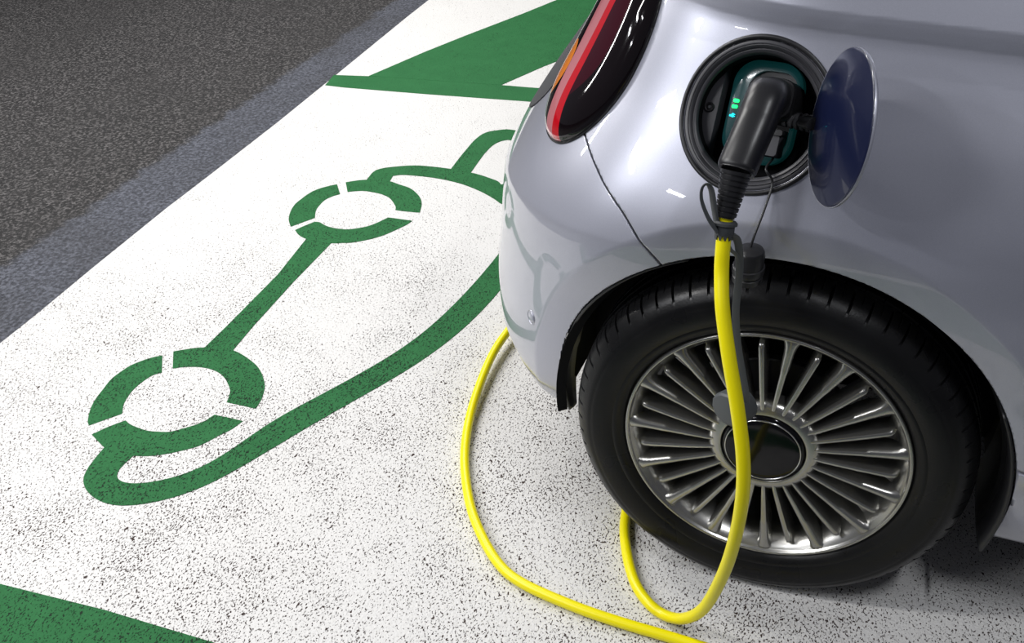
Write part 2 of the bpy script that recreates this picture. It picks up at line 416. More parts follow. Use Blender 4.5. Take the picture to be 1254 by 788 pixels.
a = slab('bay_line', [(-1.80,-.441),(-1.266,-.423),(-1.041,-.41),(-.826,-.407),(2.6,-.36),(2.6,-.48),(-.82,-.527),(-1.3,-.545),(-1.80,-.56)], .0002, .0010, M['green'])
tag(a, 'green bay line crossing the bottom left corner of the white floor', 'floor marking')
a = slab('hatch_stripe', [(-1.795,2.0245),(-1.697,2.315),(-1.613,2.532),(-1.48,2.851),(-1.398,3.067),(-1.1,3.95),(-.40,4.35),(-.786,3.25),(-.988,2.659),(-1.18,2.268),(-1.267,2.056)], .0002, .0014, M['green'])
tag(a, 'broad green diagonal stripe beyond the far bay line, left of the tail light', 'floor marking')

# ------------------------------------------------------------------ car
car = empty('car', (0, YC, 0))
tag(car, 'silver blue small electric car parked tail first, plugged in at its rear side', 'car')
CP = Vector((0, YC, 0))
def on_car(o):
    """put a part built in world coordinates under the car"""
    o.parent = car; o.matrix_parent_inverse = Matrix.Translation(-CP); return o
SEAM = [(.499,.700),(.459,.7451),(.3826,.7025),(.3192,.6616),(.2759,.6412),(.2492,.6173),(.20,.56)]
SEAM_T = spline([(.50,.17),(.6139,.2520),(.648,.2800),(.6804,.3165),(.7144,.3793),(.7519,.4544),(.80,.53),(1.06,.53)])
def x_of(t, z): return S(t, z)[..., 0]
def f_seam(t, z): return (SEAM_T(z) - t) * 1.15
def f_arch(t, z):
    P = S(t, z); return np.hypot(P[..., 0], P[..., 2]-ZC) - .356
TG_Z = spline([(.600,1.10),(.617,.80),(.626,.735),(.645,.702),(.69,.664),(.738,.642),(.85,.622),(1.01,.612)])
def f_gate(t, z):      # > 0 inside the tailgate
    return np.where(np.asarray(t) > .58, z - TG_Z(t), -1.)
# charge port frame
tp, zp = .196, .833
CPt = Vector(S(tp, zp)); nP = Vector(N(tp, zp)).normalized()
e2P = (Vector((0,0,1)) - nP*nP.z).normalized(); e1P = e2P.cross(nP) * -1
if e1P.x < 0: e1P = -e1P
def port_pt(a, b, h=0.): return CPt + e1P*a + e2P*b + nP*h
RB = .1045
def f_port(t, z):
    D = S(t, z) - np.array(CPt)
    return np.hypot(D @ np.array(e1P), D @ np.array(e2P)) - (RB-.006)
def surf_uv(a, b):
    """body surface above the point (a, b) of the port plane"""
    t, z = tp, zp
    for _ in range(12):
        P = np.array(S(t, z)) - np.array(CPt); e = 1e-4
        Pt = (np.array(S(t+e, z))-np.array(S(t-e, z)))/(2*e); Pz = (np.array(S(t, z+e))-np.array(S(t, z-e)))/(2*e)
        E = np.array([e1P, e2P]); J = E @ np.stack([Pt, Pz], 1); r = np.array([a, b]) - E @ P
        d = np.linalg.solve(J, r); t += d[0]; z += d[1]
    return float((np.array(S(t, z)) - np.array(CPt)) @ np.array(nP))
def lip_arch(P, n):
    r = math.hypot(P[0], P[2]-ZC)
    return np.array((0, .028, 0)) if abs(r-.356) < 2e-3 else -n*.012
G = .0021
ZB = .975
quarter = panel('quarter_panel', S, (-.62, .70), (.369, 1.06), 380, 240,
    [f_arch, f_port, lambda t, z: np.where(z < .80, f_seam(t, z)-G, 1.), lambda t, z: np.where(t > .50, z-.735, 1.), lambda t, z: -f_gate(t, z)-G], M['paint'], lip_dir=lip_arch)
on_car(quarter)
bumper = panel('rear_bumper', S, (.12, 1.0), (.245, .80), 330, 300,
    [f_arch, lambda t, z: z-.247-.040*sstep(.40, .53, t), lambda t, z: -f_seam(t, z)-G, lambda t, z: -f_gate(t, z)-G, lambda t, z: np.where(t < .62, .745-z, 1.),], M['paint'], lip_dir=lip_arch)
on_car(bumper)
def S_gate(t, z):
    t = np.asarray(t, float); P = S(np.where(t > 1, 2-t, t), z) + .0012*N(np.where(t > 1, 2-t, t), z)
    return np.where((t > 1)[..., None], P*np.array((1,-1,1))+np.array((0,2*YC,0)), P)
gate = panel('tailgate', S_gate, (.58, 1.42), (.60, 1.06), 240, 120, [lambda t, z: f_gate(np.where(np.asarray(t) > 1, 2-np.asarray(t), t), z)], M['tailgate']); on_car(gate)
sill = panel('side_sill', S, (-.62, .1), (.20, .3645), 120, 36, [f_arch], M['paint'], lip_dir=lip_arch); on_car(sill)
# dark backing behind the panel gaps
def S_back(t, z): return S(t, z) - .0045*N(t, z)
back = panel('inner_skin', S_back, (-.62, 1.0), (.29, 1.05), 200, 100, [lambda t, z: f_arch(t, z)-.004, lambda t, z: f_port(t, z)-.002], M['gap'], lip=0); on_car(back)

# parking sensor
ts, zs = .4444, .4163
q = Vector(S(ts, zs)); nq = Vector(N(ts, zs))
V, F = lathe([(.0,.0015),(.0085,.0015),(.0098,.0006),(.0102,-.001),(.0120,-.0005),(.0128,.0008),(.0135,-.001)], 28, q, nq, nq.orthogonal())
on_car(make('parking_sensor', V, F, M['paint'], angle=50))

# ---- tail light
LT, LZ, LA, LB = .516, .862, .096, .150
def lamp_q(t, z):
    return (abs((t-LT)/LA)**2.2 + abs((z-LZ)/LB)**2.2) ** (1/2.2)
def S_lamp(t, z):
    h = .001 + .027*np.sqrt(np.clip(1-np.clip(lamp_q(t, z), 0, 1)**4, 0, 1))
    return S(t, z) + N(t, z)*h[..., None]
def S_gasket(t, z): return S(t, z) + .0022*N(t, z)
lamp = empty('tail_light'); lamp.parent = car; lamp.matrix_parent_inverse = Matrix.Translation(-CP)
lamp.location = Vector(S(LT, LZ))
LO = Vector(S(LT, LZ))
def on_lamp(o): o.parent = lamp; o.matrix_parent_inverse = Matrix.Translation(-LO); return o
tr_, zr_ = (LT-.125, LT+.125), (LZ-.17, LZ+.17)
def red_t(z): return .512 - .026*np.clip(abs((z-.86)/.145), 0, 1.2)**2.2
inside = lambda t, z: .998 - lamp_q(t, z)
on_lamp(panel('gasket', S_gasket, tr_, zr_, 60, 60, [lambda t, z: 1.018-lamp_q(t, z)], M['trim'], lip=.006))
on_lamp(panel('dark_lens', S_lamp, tr_, zr_, 110, 110, [inside, lambda t, z: red_t(z)-.008-t, lambda t, z: t-.462-.10*np.clip((.86-z)/.15,-1,1)**2*(z<.86)], M['smoke'], lip=0))
on_lamp(panel('black_edge', S_lamp, tr_, zr_, 110, 110, [inside, lambda t, z: red_t(z)-.008-t, lambda t, z: .462+.10*np.clip((.86-z)/.15,-1,1)**2*(z<.86)-t], M['black_lens'], lip=0))
on_lamp(panel('red_band', S_lamp, tr_, zr_, 110, 110, [inside, lambda t, z: t-red_t(z)+.008, lambda t, z: red_t(z)+.010-t], M['red'], lip=0))
pk = lambda t, z: .024 + .010*sstep(.76, .90, z)
amb = lambda t, z: 1 - np.hypot((t-.568)/.024, (z-.787)/.042)
spot = lambda t, z: 1 - np.hypot((t-.574)/.009, (z-.770)/.016)
on_lamp(panel('clear_lens', S_lamp, tr_, zr_, 110, 110, [inside, lambda t, z: t-red_t(z)-.010, lambda t, z: red_t(z)+.010+pk(t, z)-t], M['pink'], lip=0))
on_lamp(panel('lamp_housing', S_lamp, tr_, zr_, 160, 160, [inside, lambda t, z: t-red_t(z)-.010-pk(t, z), lambda t, z: -amb(t, z)], M['black_lens'], lip=0))
on_lamp(panel('turn_signal', S_lamp, tr_, zr_, 200, 200, [inside, lambda t, z: t-red_t(z)-.010-pk(t, z), amb, lambda t, z: -spot(t, z)], M['amber'], lip=0))
on_lamp(panel('reflector', S_lamp, tr_, zr_, 200, 200, [inside, lambda t, z: t-red_t(z)-.010-pk(t, z), amb, spot], M['amber_red'], lip=0))

# ---- wheel
wheel = empty('wheel'); wheel.location = (0, 0, ZC); wheel.parent = car; wheel.matrix_parent_inverse = Matrix.Translation(-CP)
def build_tire():
    half = [(.2215,.006),(.224,.0015),(.229,-.003),(.2345,-.0065),(.238,-.0075),(.2405,-.0068),(.246,-.0095),(.254,-.0118),(.262,-.0128),(.270,-.0125),(.2745,-.0118),(.2765,-.0106),(.2785,-.0108),(.285,-.0075),(.2915,-.0028),(.297,.0025),(.3015,.0085),(.3050,.015),(.3074,.022),(.3090,.030),(.3098,.038),(.3100,.0400),(.3040,.0410),(.3040,.0480),(.3104,.0490),(.3108,.062),(.3108,.0660),(.3045,.0670),(.3045,.0745),(.3110,.0755),(.3110,.085)]
    prof = half + [(r, .17-y) for r, y in half[::-1][1:]]
    frac = (0., .04, .060, .175, .195, .38, .57, .590, .640, .660, .83); pitch = len(frac); NP = 66; nA = NP*pitch; V, F = [], []
    for i, (r, y) in enumerate(prof):
        yo = min(y, .17-y)
        for k in range(nA):
            ph = k % pitch; d = 0
            if .0060 <= yo <= .0395 and r > .29 and ph in (2, 3): d = .0075
            elif .0010 <= yo < .0060 and r > .29 and ph in (2, 3): d = .0028
            elif .016 <= yo <= .0395 and r > .29 and ph in (7, 8): d = .0016
            elif .049 <= yo <= .066 and ph in (7, 8): d = .005
            a = 2*math.pi*(k//pitch+frac[ph])/NP; rr = r-d
            x, z = rr*math.cos(a), rr*math.sin(a); yy = y
            zf = -ZC + .0003
            if z < zf:
                s = zf - z; z = zf + s*.02; yy += (-1 if y < .085 else 1)*s*.5*(1 if yo < .02 else 0)
            V.append((x, yy, z))
    m = len(prof)
    for i in range(m-1):
        for k in range(nA):
            F.append((i*nA+k, i*nA+(k+1) % nA, (i+1)*nA+(k+1) % nA, (i+1)*nA+k))
    return make('tyre', V, F, M['rubber'], wheel, angle=38)
build_tire()
ax, ref = (0,1,0), (1,0,0)
V, F = lathe([(.1900,.10),(.1910,.060),(.1935,.044),(.1975,.030),(.2025,.0185),(.2080,.0100),(.2125,.0058),(.2140,.0044),(.2150,.0016),(.2160,.0002),(.2175,-.0004),(.2192,-.0003),(.2206,.0008),(.2215,.0030),(.2218,.008),(.216,.012)], 180, (0,0,0), ax, ref)
make('rim', V, F, M['alloy'], wheel, angle=60)
V, F = lathe([(.1900,.10),(.190,.16),(.20,.172)], 96, (0,0,0), ax, ref); make('barrel', V, F, M['dark_metal'], wheel, angle=60)
V, F = lathe([(.0655,.030),(.0655,.0075),(.0668,.0062),(.0690,.0058),(.0740,.0062),(.0800,.0080),(.0860,.0125),(.0890,.020),(.088,.040)], 120, (0,0,0), ax, ref)
make('hub_face', V, F, M['alloy'], wheel, angle=60)
V, F = lathe([(.0001,.0010),(.030,.0014),(.050,.0024),(.0575,.0032),(.0612,.0045),(.0640,.0075),(.0652,.012),(.0652,.02)], 96, (0,0,0), ax, ref)
cap = make('centre_cap', V, F, M['hub'], wheel, angle=60)
V, F = lathe([(.0574,.0030),(.0578,.0021),(.0588,.0022),(.0592,.0036)], 96, (0,0,0), ax, ref)
make('chrome_ring', V, F, M['steel'], wheel, angle=80)
def spoke(a, wide):
    """radial blade of the cast wheel: rounded outer face, deep flanks running back into the barrel"""
    if wide:
        st = [(.078,.0030,.0070,.030),(.090,.0038,.0056,.034),(.120,.0046,.0050,.038),(.150,.0052,.0046,.042),(.1535,.0056,.0042,.042),(.158,.0068,.0044,.042),(.175,.0074,.0042,.040),(.190,.0080,.0036,.034),(.200,.0094,.0034,.026),(.207,.0120,.0034,.018),(.2125,.0170,.0036,.012),(.2150,.0210,.0046,.010)]
    else:
        st = [(.076,.0034,.0068,.030),(.090,.0040,.0054,.034),(.120,.0044,.0044,.038),(.150,.0046,.0040,.042),(.175,.0048,.0040,.042),(.190,.0050,.0042,.042),(.1965,.0048,.0050,.042),(.1995,.0038,.0080,.044),(.2010,.0032,.014,.046),(.2050,.0034,.022,.048)]
    c, s = math.cos(a), math.sin(a); V, F = [], []
    for r, w, y0, y1 in st:
        for u, y in ((-1.15*w, y1), (-1.0*w, y0+.45*w+.004), (-.78*w, y0+.28*w), (-.42*w, y0+.05*w), (0, y0), (.42*w, y0+.05*w), (.78*w, y0+.28*w), (1.0*w, y0+.45*w+.004), (1.15*w, y1)):
            V.append((r*c-u*s, y, r*s+u*c))
    k = 9
    for i in range(len(st)-1):
        for j in range(k-1): F.append((i*k+j, i*k+j+1, (i+1)*k+j+1, (i+1)*k+j))
    F.append(tuple(range(k))); F.append(tuple((len(st)-1)*k+j for j in range(k))[::-1])
    bm = bmesh.new(); vs = [bm.verts.new(v) for v in V]
    for f in F: bm.faces.new([vs[i] for i in f])
    return from_bm('spoke', bm, M['alloy'], wheel, 42)
for i in range(30):
    spoke(math.radians(SPOKE0 + 12*i), i % 2 == 1)
V, F = lathe([(.0001,.060),(.060,.060),(.075,.066),(.128,.068),(.130,.070),(.130,.082),(.07,.084)], 72, (0,0,0), ax, ref)
make('brake_disc', V, F, M['dark_metal'], wheel, angle=40)
# wheel well
def liner():
    V, F = [], []; n = 60; a0, a1 = math.radians(-16), math.radians(186)
    prof = [(.338,.050),(.3525,.040),(.3535,.09),(.350,.26),(.16,.27)]
    for i in range(n+1):
        a = a0+(a1-a0)*i/n
        for r, y in prof: V.append((r*math.cos(a), y, ZC+r*math.sin(a)))
    k = len(prof)
    for i in range(n):
        for j in range(k-1): F.append((i*k+j, i*k+j+1, (i+1)*k+j+1, (i+1)*k+j))
    return make('wheel_arch_liner', V, F, M['well'], angle=60)
on_car(liner())
# ---- charge port
port = empty('charge_port'); port.location = CPt; port.parent = car; port.matrix_parent_inverse = Matrix.Translation(-CP)
def on_port(o): o.parent = port; o.matrix_parent_inverse = Matrix.Translation(-CPt); return o
def bezel(name, prof, material, n=120):
    """ring that follows the curved body skin; prof = (radius, height, how far it follows the skin)"""
    V, F = [], []; hs = [surf_uv(RB*math.cos(2*math.pi*k/n), RB*math.sin(2*math.pi*k/n)) for k in range(n)]
    for r, h, w in prof:
        for k in range(n):
            a = 2*math.pi*k/n; V.append(port_pt(r*math.cos(a), r*math.sin(a), h+w*hs[k]))
    for i in range(len(prof)-1):
        for k in range(n): F.append((i*n+k, i*n+(k+1) % n, (i+1)*n+(k+1) % n, (i+1)*n+k))
    return on_port(make(name, V, F, material, angle=50))
bezel('gasket', [(.1052,-.004,1.),(.1056,.0012,1.),(.1045,.0034,1.),(.1020,.0042,1.),(.0998,.0030,1.),(.0985,-.002,1.),(.098,-.006,1.)], M['trim'])
bezel('bezel_ring', [(.0985,-.008,1.),(.0980,.0000,1.),(.0965,.0008,1.),(.0935,.0002,.95),(.0930,-.0014,.95),(.0920,-.0014,.95),(.0915,.0000,.9),(.0880,-.0030,.8),(.0875,-.0048,.8),(.0866,-.0048,.8),(.0860,-.0034,.8),(.0835,-.0046,.7),(.0815,-.0080,.6),(.0805,-.014,.4)], M['trim_grey'])
bezel('recess_wall', [(.0806,-.012,.4),(.0800,-.030,.1),(.0985,-.034,0.),(.0985,-.060,0.),(.0001,-.060,0.)], M['gap'])
def plate(name, outline, h0, h1, material, bev=.0, hole=None):
    """a solid plate in the port plane between heights h0 (back) and h1 (front)"""
    bm = bmesh.new()
    loops = []
    for s, h in ((1., h0), (1., h1-bev), (1.-bev/.04, h1)) if bev else ((1., h0), (1., h1)):
        cx = sum(p[0] for p in outline)/len(outline); cy = sum(p[1] for p in outline)/len(outline)
        loops.append([bm.verts.new(port_pt(cx+(x-cx)*s, cy+(y-cy)*s, h)) for x, y in outline])
    n = len(outline)
    for A, B in zip(loops, loops[1:]):
        for k in range(n): bm.faces.new((A[k], A[(k+1) % n], B[(k+1) % n], B[k]))
    if hole:
        cx, cy, k0 = hole[0], hole[1], hole[2]
        inner = [bm.verts.new(port_pt(x, y, h1)) for x, y in k0]; inner2 = [bm.verts.new(port_pt(x, y, h0)) for x, y in k0]
        B = loops[-1]
        for k in range(n):
            j = (k+1) % n
            bm.faces.new((B[k], B[j], inner[j], inner[k])); bm.faces.new((inner[k], inner[j], inner2[j], inner2[k]))
    else:
        bm.faces.new(loops[-1])
    return on_port(from_bm(name, bm, material, None, 40))
def rrect(cx, cy, w, h, r, n=8):
    out = []
    for sx, sy, a0 in ((1,1,0),(-1,1,90),(-1,-1,180),(1,-1,270)):
        for k in range(n+1):
            a = math.radians(a0+90*k/n); out.append((cx+sx*(w-r)+r*math.cos(a), cy+sy*(h-r)+r*math.sin(a)))
    return out
plate('light_ring', rrect(-.001,.008,.0480,.0690,.034), -.058, -.038, M['ring'], .003, hole=(0, 0, rrect(.008,.008,.033,.056,.024)))
plate('socket_face', rrect(.008,.008,.0335,.0565,.024), -.058, -.044, M['trim'])
plate('lower_socket_cover', rrect(.012,-.033,.0270,.0160,.005), -.046, -.014, M['trim_grey'], .004)
plate('lower_socket_cover_lip', rrect(.012,-.016,.0290,.0040,.003), -.044, -.010, M['trim'], .002)
# bolted side plate of the recess
arc = [(.0965*math.cos(math.radians(a)), .0965*math.sin(math.radians(a))) for a in range(128, 233, 6)]
plate('side_plate', arc, -.058, -.036, M['trim_grey'], .002)
for nm, prof, mm in (('screw', [(.0001,.0016),(.0028,.0016),(.0040,.0010),(.0046,.0026),(.0058,.0030),(.0066,.0022),(.0070,0)], M['trim']), ('screw_socket', [(.0001,.0030),(.0016,.0030),(.0022,.0014)], M['strap'])):
    V, F = lathe(prof, 24, port_pt(-.0735,.0045,-.036), nP, e1P); on_port(make(nm, V, F, mm, angle=40))
plate('charge_level_light', rrect(-.0385,.0185,.0040,.0024,.0018,4), -.0385, -.0366, M['led'])
plate('charge_level_light', rrect(-.0392,.0105,.0040,.0024,.0018,4), -.0385, -.0366, M['led'])
# small plug symbol: body, two prongs and tail
ps = [(-.0440,-.0018),(-.0412,-.0018),(-.0405,-.0026),(-.0380,-.0026),(-.0380,-.0016),(-.0362,-.0016),(-.0362,-.0008),(-.0380,-.0008),(-.0380,.0010),(-.0362,.0010),(-.0362,.0018),(-.0380,.0018),(-.0380,.0028),(-.0405,.0028),(-.0412,.0010),(-.0440,.0006)]
pl = slab('plug_symbol', ps, 0, .0012, M['led_blue'])
me = pl.data
for v in me.vertices: v.co = port_pt(v.co.x, v.co.y-.0015, -.0380+v.co.z)
on_port(pl)
# ribbed rubber boot and flap hinge on the right
bpath, brad = [], []
for i in range(5):
    for s_, r_ in ((.0,.0078),(.12,.0108),(.55,.0115),(.68,.0112),(.72,.0078),(.98,.0078)):
        u = (i+s_)/5; bpath.append(Vector(port_pt(.036+.040*u, .004-.002*u, -.018+.004*u))); brad.append(r_)
V, F = sweep(bpath, brad, None, 24, 2.2); on_port(make('ribbed_boot', V, F, M['boot'], angle=35))
# little rubber cover on a cord, hanging down over the wheel arch
cord = tube('cover_cord', [port_pt(.030,-.050,-.030), port_pt(.034,-.066,.010), (-.0262,.004,.762), (-.0300,-.020,.735), (-.0365,-.040,.708), (-.0400,-.046,.690)], .0017, M['trim'], seg=8); on_port(cord)
V, F = lathe([(.0001,.026),(.010,.0258),(.0165,.0235),(.0185,.020),(.0180,.017),(.0195,.014),(.0195,-.012),(.0185,-.016),(.0205,-.018),(.0205,-.026),(.016,-.028),(.0001,-.026)], 32, (-.0400,-.046,.664), (.05,-.10,1), (1,0,0))
on_port(make('hanging_rubber_cover', V, F, M['trim'], angle=40))
V, F = lathe([(.0193,-.002),(.0215,-.003),(.0222,-.008),(.0215,-.013),(.0193,-.014)], 32, (-.0400,-.046,.664), (.05,-.10,1), (1,0,0))
on_port(make('cover_rib', V, F, M['trim'], angle=40))

# ---- charge flap (open)
FC, FN, FR = Vector((.053,-.050,.8705)), Vector((-.909,-.38,.173)).normalized(), .0955
fu = (Vector((0,.36,.93)) - FN*FN.dot(Vector((0,.36,.93)))).normalized()
V, F = lathe([(.0001,.0150)] + [(FR*.955*s, .0030+.0120*(1-s*s)) for s in (.12,.24,.36,.48,.60,.70,.80,.88,.94,1.)] + [(FR*.975,.0026),(FR*.985,.0016)], 96, FC, FN, fu)
flap = empty('charge_flap'); flap.location = FC; flap.parent = car; flap.matrix_parent_inverse = Matrix.Translation(-CP)
def on_flap(o): o.parent = flap; o.matrix_parent_inverse = Matrix.Translation(-FC); return o
on_flap(make('inner_face', V, F, M['navy'], angle=60))
V, F = lathe([(FR*.985,.0016),(FR*.997,.0020),(FR,.0004),(FR*.998,-.0016),(FR*.985,-.0024)] + [(FR*s, -.0024-.0090*(1-(s/.985)**2)) for s in (.9,.8,.65,.5,.35,.2,.08,.001)], 96, FC, FN, fu)
on_flap(make('outer_skin', V, F, M['paint'], angle=60))
hd = fu.cross(FN); hd = hd if hd.y > 0 else -hd            # from the flap centre toward its hinge
on_flap(tube('hinge_arm', [FC+hd*.060+FN*.010, FC+hd*.085+FN*.012, port_pt(.070,.004,-.004), port_pt(.076,.004,-.022)], .0075, M['trim'], seg=12, rb=.012))

# ---- black liner edge seen inside the rear of the arch, and the mud flap ahead of the wheel
def shield(name, prof, angs, jag=None):
    V, F = [], []; k = len(prof)
    for i, a in enumerate(angs):
        for r, y in prof:
            if jag: y = y + jag(i, y)
            V.append((r*math.cos(a), y, ZC+r*math.sin(a)))
    for i in range(len(angs)-1):
        for j in range(k-1): F.append((i*k+j, i*k+j+1, (i+1)*k+j+1, (i+1)*k+j))
    o = make(name, V, F, M['trim'], angle=60); md = o.modifiers.new('thickness', 'SOLIDIFY'); md.thickness = .004; return on_car(o)
LIP = spline([(110,-.006),(120,.000),(130,.008),(140,.018),(150,.032),(158,.046),(166,.058),(174,.068),(182,.076),(192,.084)])
def arch_edge():
    V, F = [], []; n = 70
    for i in range(n+1):
        d = 112+79*i/n; a = math.radians(d); y0 = float(LIP(d))
        # tongue widens towards its lower end, ragged inner edge
        w = .014 + .105*(1-(i/n)**2.2) + (.010 if (i//9) % 2 else 0)
        for r, y in ((.3545, y0+.004),(.3520, y0+.010),(.3500, y0+.5*w),(.3485, y0+w)):
            V.append((r*math.cos(a), y, ZC+r*math.sin(a)))
    for i in range(n):
        for j in range(3): F.append((i*4+j, i*4+j+1, (i+1)*4+j+1, (i+1)*4+j))
    o = make('arch_edge_trim', V, F, M['trim'], angle=60); md = o.modifiers.new('thickness', 'SOLIDIFY'); md.thickness = .004; return on_car(o)
arch_edge()
shield('mud_flap', [(.3535,-.004),(.3500,.015),(.3470,.055),(.346,.10),(.346,.19)], [math.radians(-17.5+43*i/40) for i in range(41)])

# ---- rest of the car: far side, nose, cabin, underside
def body_shell():
    V, F = [], []
    zs = [.20,.28,.36,.44,.52,.60,.68,.76,.84,.92,.98,1.06]
    FX = spline([(.2,2.85),(.4,2.97),(.6,2.97),(.75,2.86),(.85,2.5),(.95,1.95),(1.06,1.65)])
    ring = None
    for z in zs:
        pts = [tuple(S(t, z)*np.array((1,-1,1))+np.array((0,2*YC,0))) for t in np.linspace(1., 0, 26)]
        yf = pts[-1][1]; fx = float(FX(z)); xs = min(2.2, fx-.3)
        xr = list(np.linspace(.1, xs, 40))
        pts += [(x, yf, z) for x in xr[1:]]
        b = yf-YC; a = fx-xs; th = np.linspace(0, math.pi, 34)[1:-1]
        for q in th:
            r = (abs(math.sin(q))**2.6+abs(math.cos(q))**2.6)**(-1/2.6); pts.append((xs+a*r*math.sin(q), YC+b*r*math.cos(q), z))
        yn = float(S(-.7, z)[1])
        pts += [(x, yn, z) for x in np.linspace(xs, .775, 30)]
        V += pts; ring = len(pts)
    for i in range(len(zs)-1):
        for k in range(ring-1):
            q = (i*ring+k, i*ring+k+1, (i+1)*ring+k+1, (i+1)*ring+k)
            c = np.mean([V[j] for j in q], axis=0)
            if abs(c[1]-YC) > .45 and min(math.hypot(c[0], c[2]-ZC), math.hypot(c[0]-2.322, c[2]-ZC)) < .37: continue
            F.append(q)
    return on_car(make('body_shell', V, F, M['paint'], angle=40))
body_shell()
def cabin():
    rings = [(1.055,-.33,1.68,.665),(1.10,-.30,1.62,.650),(1.25,-.17,1.42,.600),(1.40,-.05,1.22,.545),(1.46,.02,1.12,.51),(1.50,.12,1.0,.45),(1.515,.3,.8,.3)]
    def loft(name, rs, m, top):
        V, F = [], []; n = 56
        for z, xa, xb, hy in rs:
            cx, a = (xa+xb)/2, (xb-xa)/2
            for k in range(n):
                q = 2*math.pi*k/n; r = (abs(math.sin(q))**4+abs(math.cos(q))**4)**(-.25); V.append((cx+a*r*math.cos(q), YC+hy*r*math.sin(q), z))
        for i in range(len(rs)-1):
            for k in range(n): F.append((i*n+k, i*n+(k+1) % n, (i+1)*n+(k+1) % n, (i+1)*n+k))
        if top: F.append(tuple((len(rs)-1)*n+k for k in range(n)))
        return on_car(make(name, V, F, m, angle=50))
    loft('cabin_glass', rings[:4], M['glass'], False); loft('roof', rings[3:], M['paint'], True)
cabin()
V = []; F = []
pan = [(-.50,.36),(-.40,.26),(.40,.27),(.42,.10),(1.9,.10),(1.93,.27),(2.7,.3),(2.85,.807)]
pan = pan + [(x, 2*YC-y) for x, y in pan[::-1][1:]] + [(-.56,.9),(-.56,.72)]
o = slab('underbody', pan, .26, .30, M['well']); on_car(o)
for wx, far in ((2.322, False), (0, True), (2.322, True)):
    r = wheel.copy(); COL.objects.link(r); r.location = (wx, 2*YC if far else 0, ZC)
    if far: r.rotation_euler = (0, 0, math.pi)
    for ch in list(wheel.children):
        c = ch.copy(); COL.objects.link(c); c.parent = r

# ------------------------------------------------------------------ charging cable
cb = empty('charging_cable', (-.06, -.12, 0))
tag(cb, 'bright yellow charging cable with black plug, hanging from the port and looped on the floor', 'charging cable')
CB = Vector((-.06, -.12, 0))
def on_cb(o): o.parent = cb; o.matrix_parent_inverse = Matrix.Translation(-CB); return o
RC = .0094
hang = [(-.0655,-.108,.770),(-.0650,-.113,.748),(-.0640,-.122,.722),(-.0615,-.132,.695),(-.053,-.155,.6567),(-.036,-.18,.601),(-.0175,-.2,.5409),(-.0024,-.215,.4741),(.0025,-.22,.407),(-.0023,-.215,.3232),(-.0162,-.2,.228),(-.0439,-.17,.1125),(-.0786,-.14,.040),(-.1132,-.1213,.0125),(-.1454,-.105,.0112),(-.1792,-.0694,.0112),(-.2103,-.0107,.0112),(-.2360,.065,.0112),(-.250,.17,.0112),(-.262,.32,.0112),(-.30,.52,.0112),(-.38,.70,.012),(-.49,.78,.020),(-.59,.74,.028),(-.645,.64,.030),(-.6565,.5529,.028),(-.6583,.465,.025),(-.6464,.3585,.020),(-.6251,.2487,.0145),(-.5896,.1396,.0112),(-.5362,.0348,.0112),(-.484,-.0379,.0112),(-.4216,-.1009,.0112),(-.3639,-.1309,.0112),(-.2682,-.1498,.0112),(-.18,-.158,.0112),(-.0558,-.1628,.0112),(.06,-.175,.0112),(.30,-.24,.0112),(.7,-.42,.0112),(1.2,-.75,.0112)]
on_cb(tube('cable_sheath', hang, RC, M['yellow'], n=14, seg=20))
hp = lambda a, b, h: tuple(port_pt(a, b, h))
# plug nose in the socket, elbow and handle
nose = [hp(.017,.024,-.046), hp(.017,.024,-.020), hp(.018,.025,.004), hp(.019,.026,.016)]
on_cb(tube('plug_nose', nose, [.0290,.0285,.0275,.0255], M['plug'], n=6, seg=36, rb=[.0340,.0335,.0320,.0300], e=3.6, up=e2P))
hand = [hp(.022,.024,-.012), hp(.022,.026,.022), (-.0425,-.012,.8835), (-.0470,-.040,.8655), (-.0530,-.064,.8445), (-.0590,-.083,.8235), (-.0603,-.0885,.8175)]
on_cb(tube('plug_handle', hand, [.0215,.0240,.0245,.0235,.0228,.0226,.0210], M['plug'], n=8, seg=32, rb=[.0240,.0258,.0250,.0245,.0242,.0242,.0225], e=2.6, up=(0,.2,1)))
# ribbed strain relief
b0, b1 = Vector((-.0600,-.0875,.8185)), Vector((-.0660,-.1095,.7640))
V, F = [], []
nr = 9; path, rad = [], []
for i in range(nr):
    for s, k in ((.0,1.),(.62,1.),(.64,.88),(.98,.88)):
        u = (i+s)/nr; path.append(b0.lerp(b1, u)); rad.append((.0192-.0060*u)*k)
path.append(b1); rad.append(.0120)
V, F = sweep(path, rad, None, 28, 2.2, (0,1,0)); on_cb(make('strain_relief', V, F, M['plug'], angle=30))
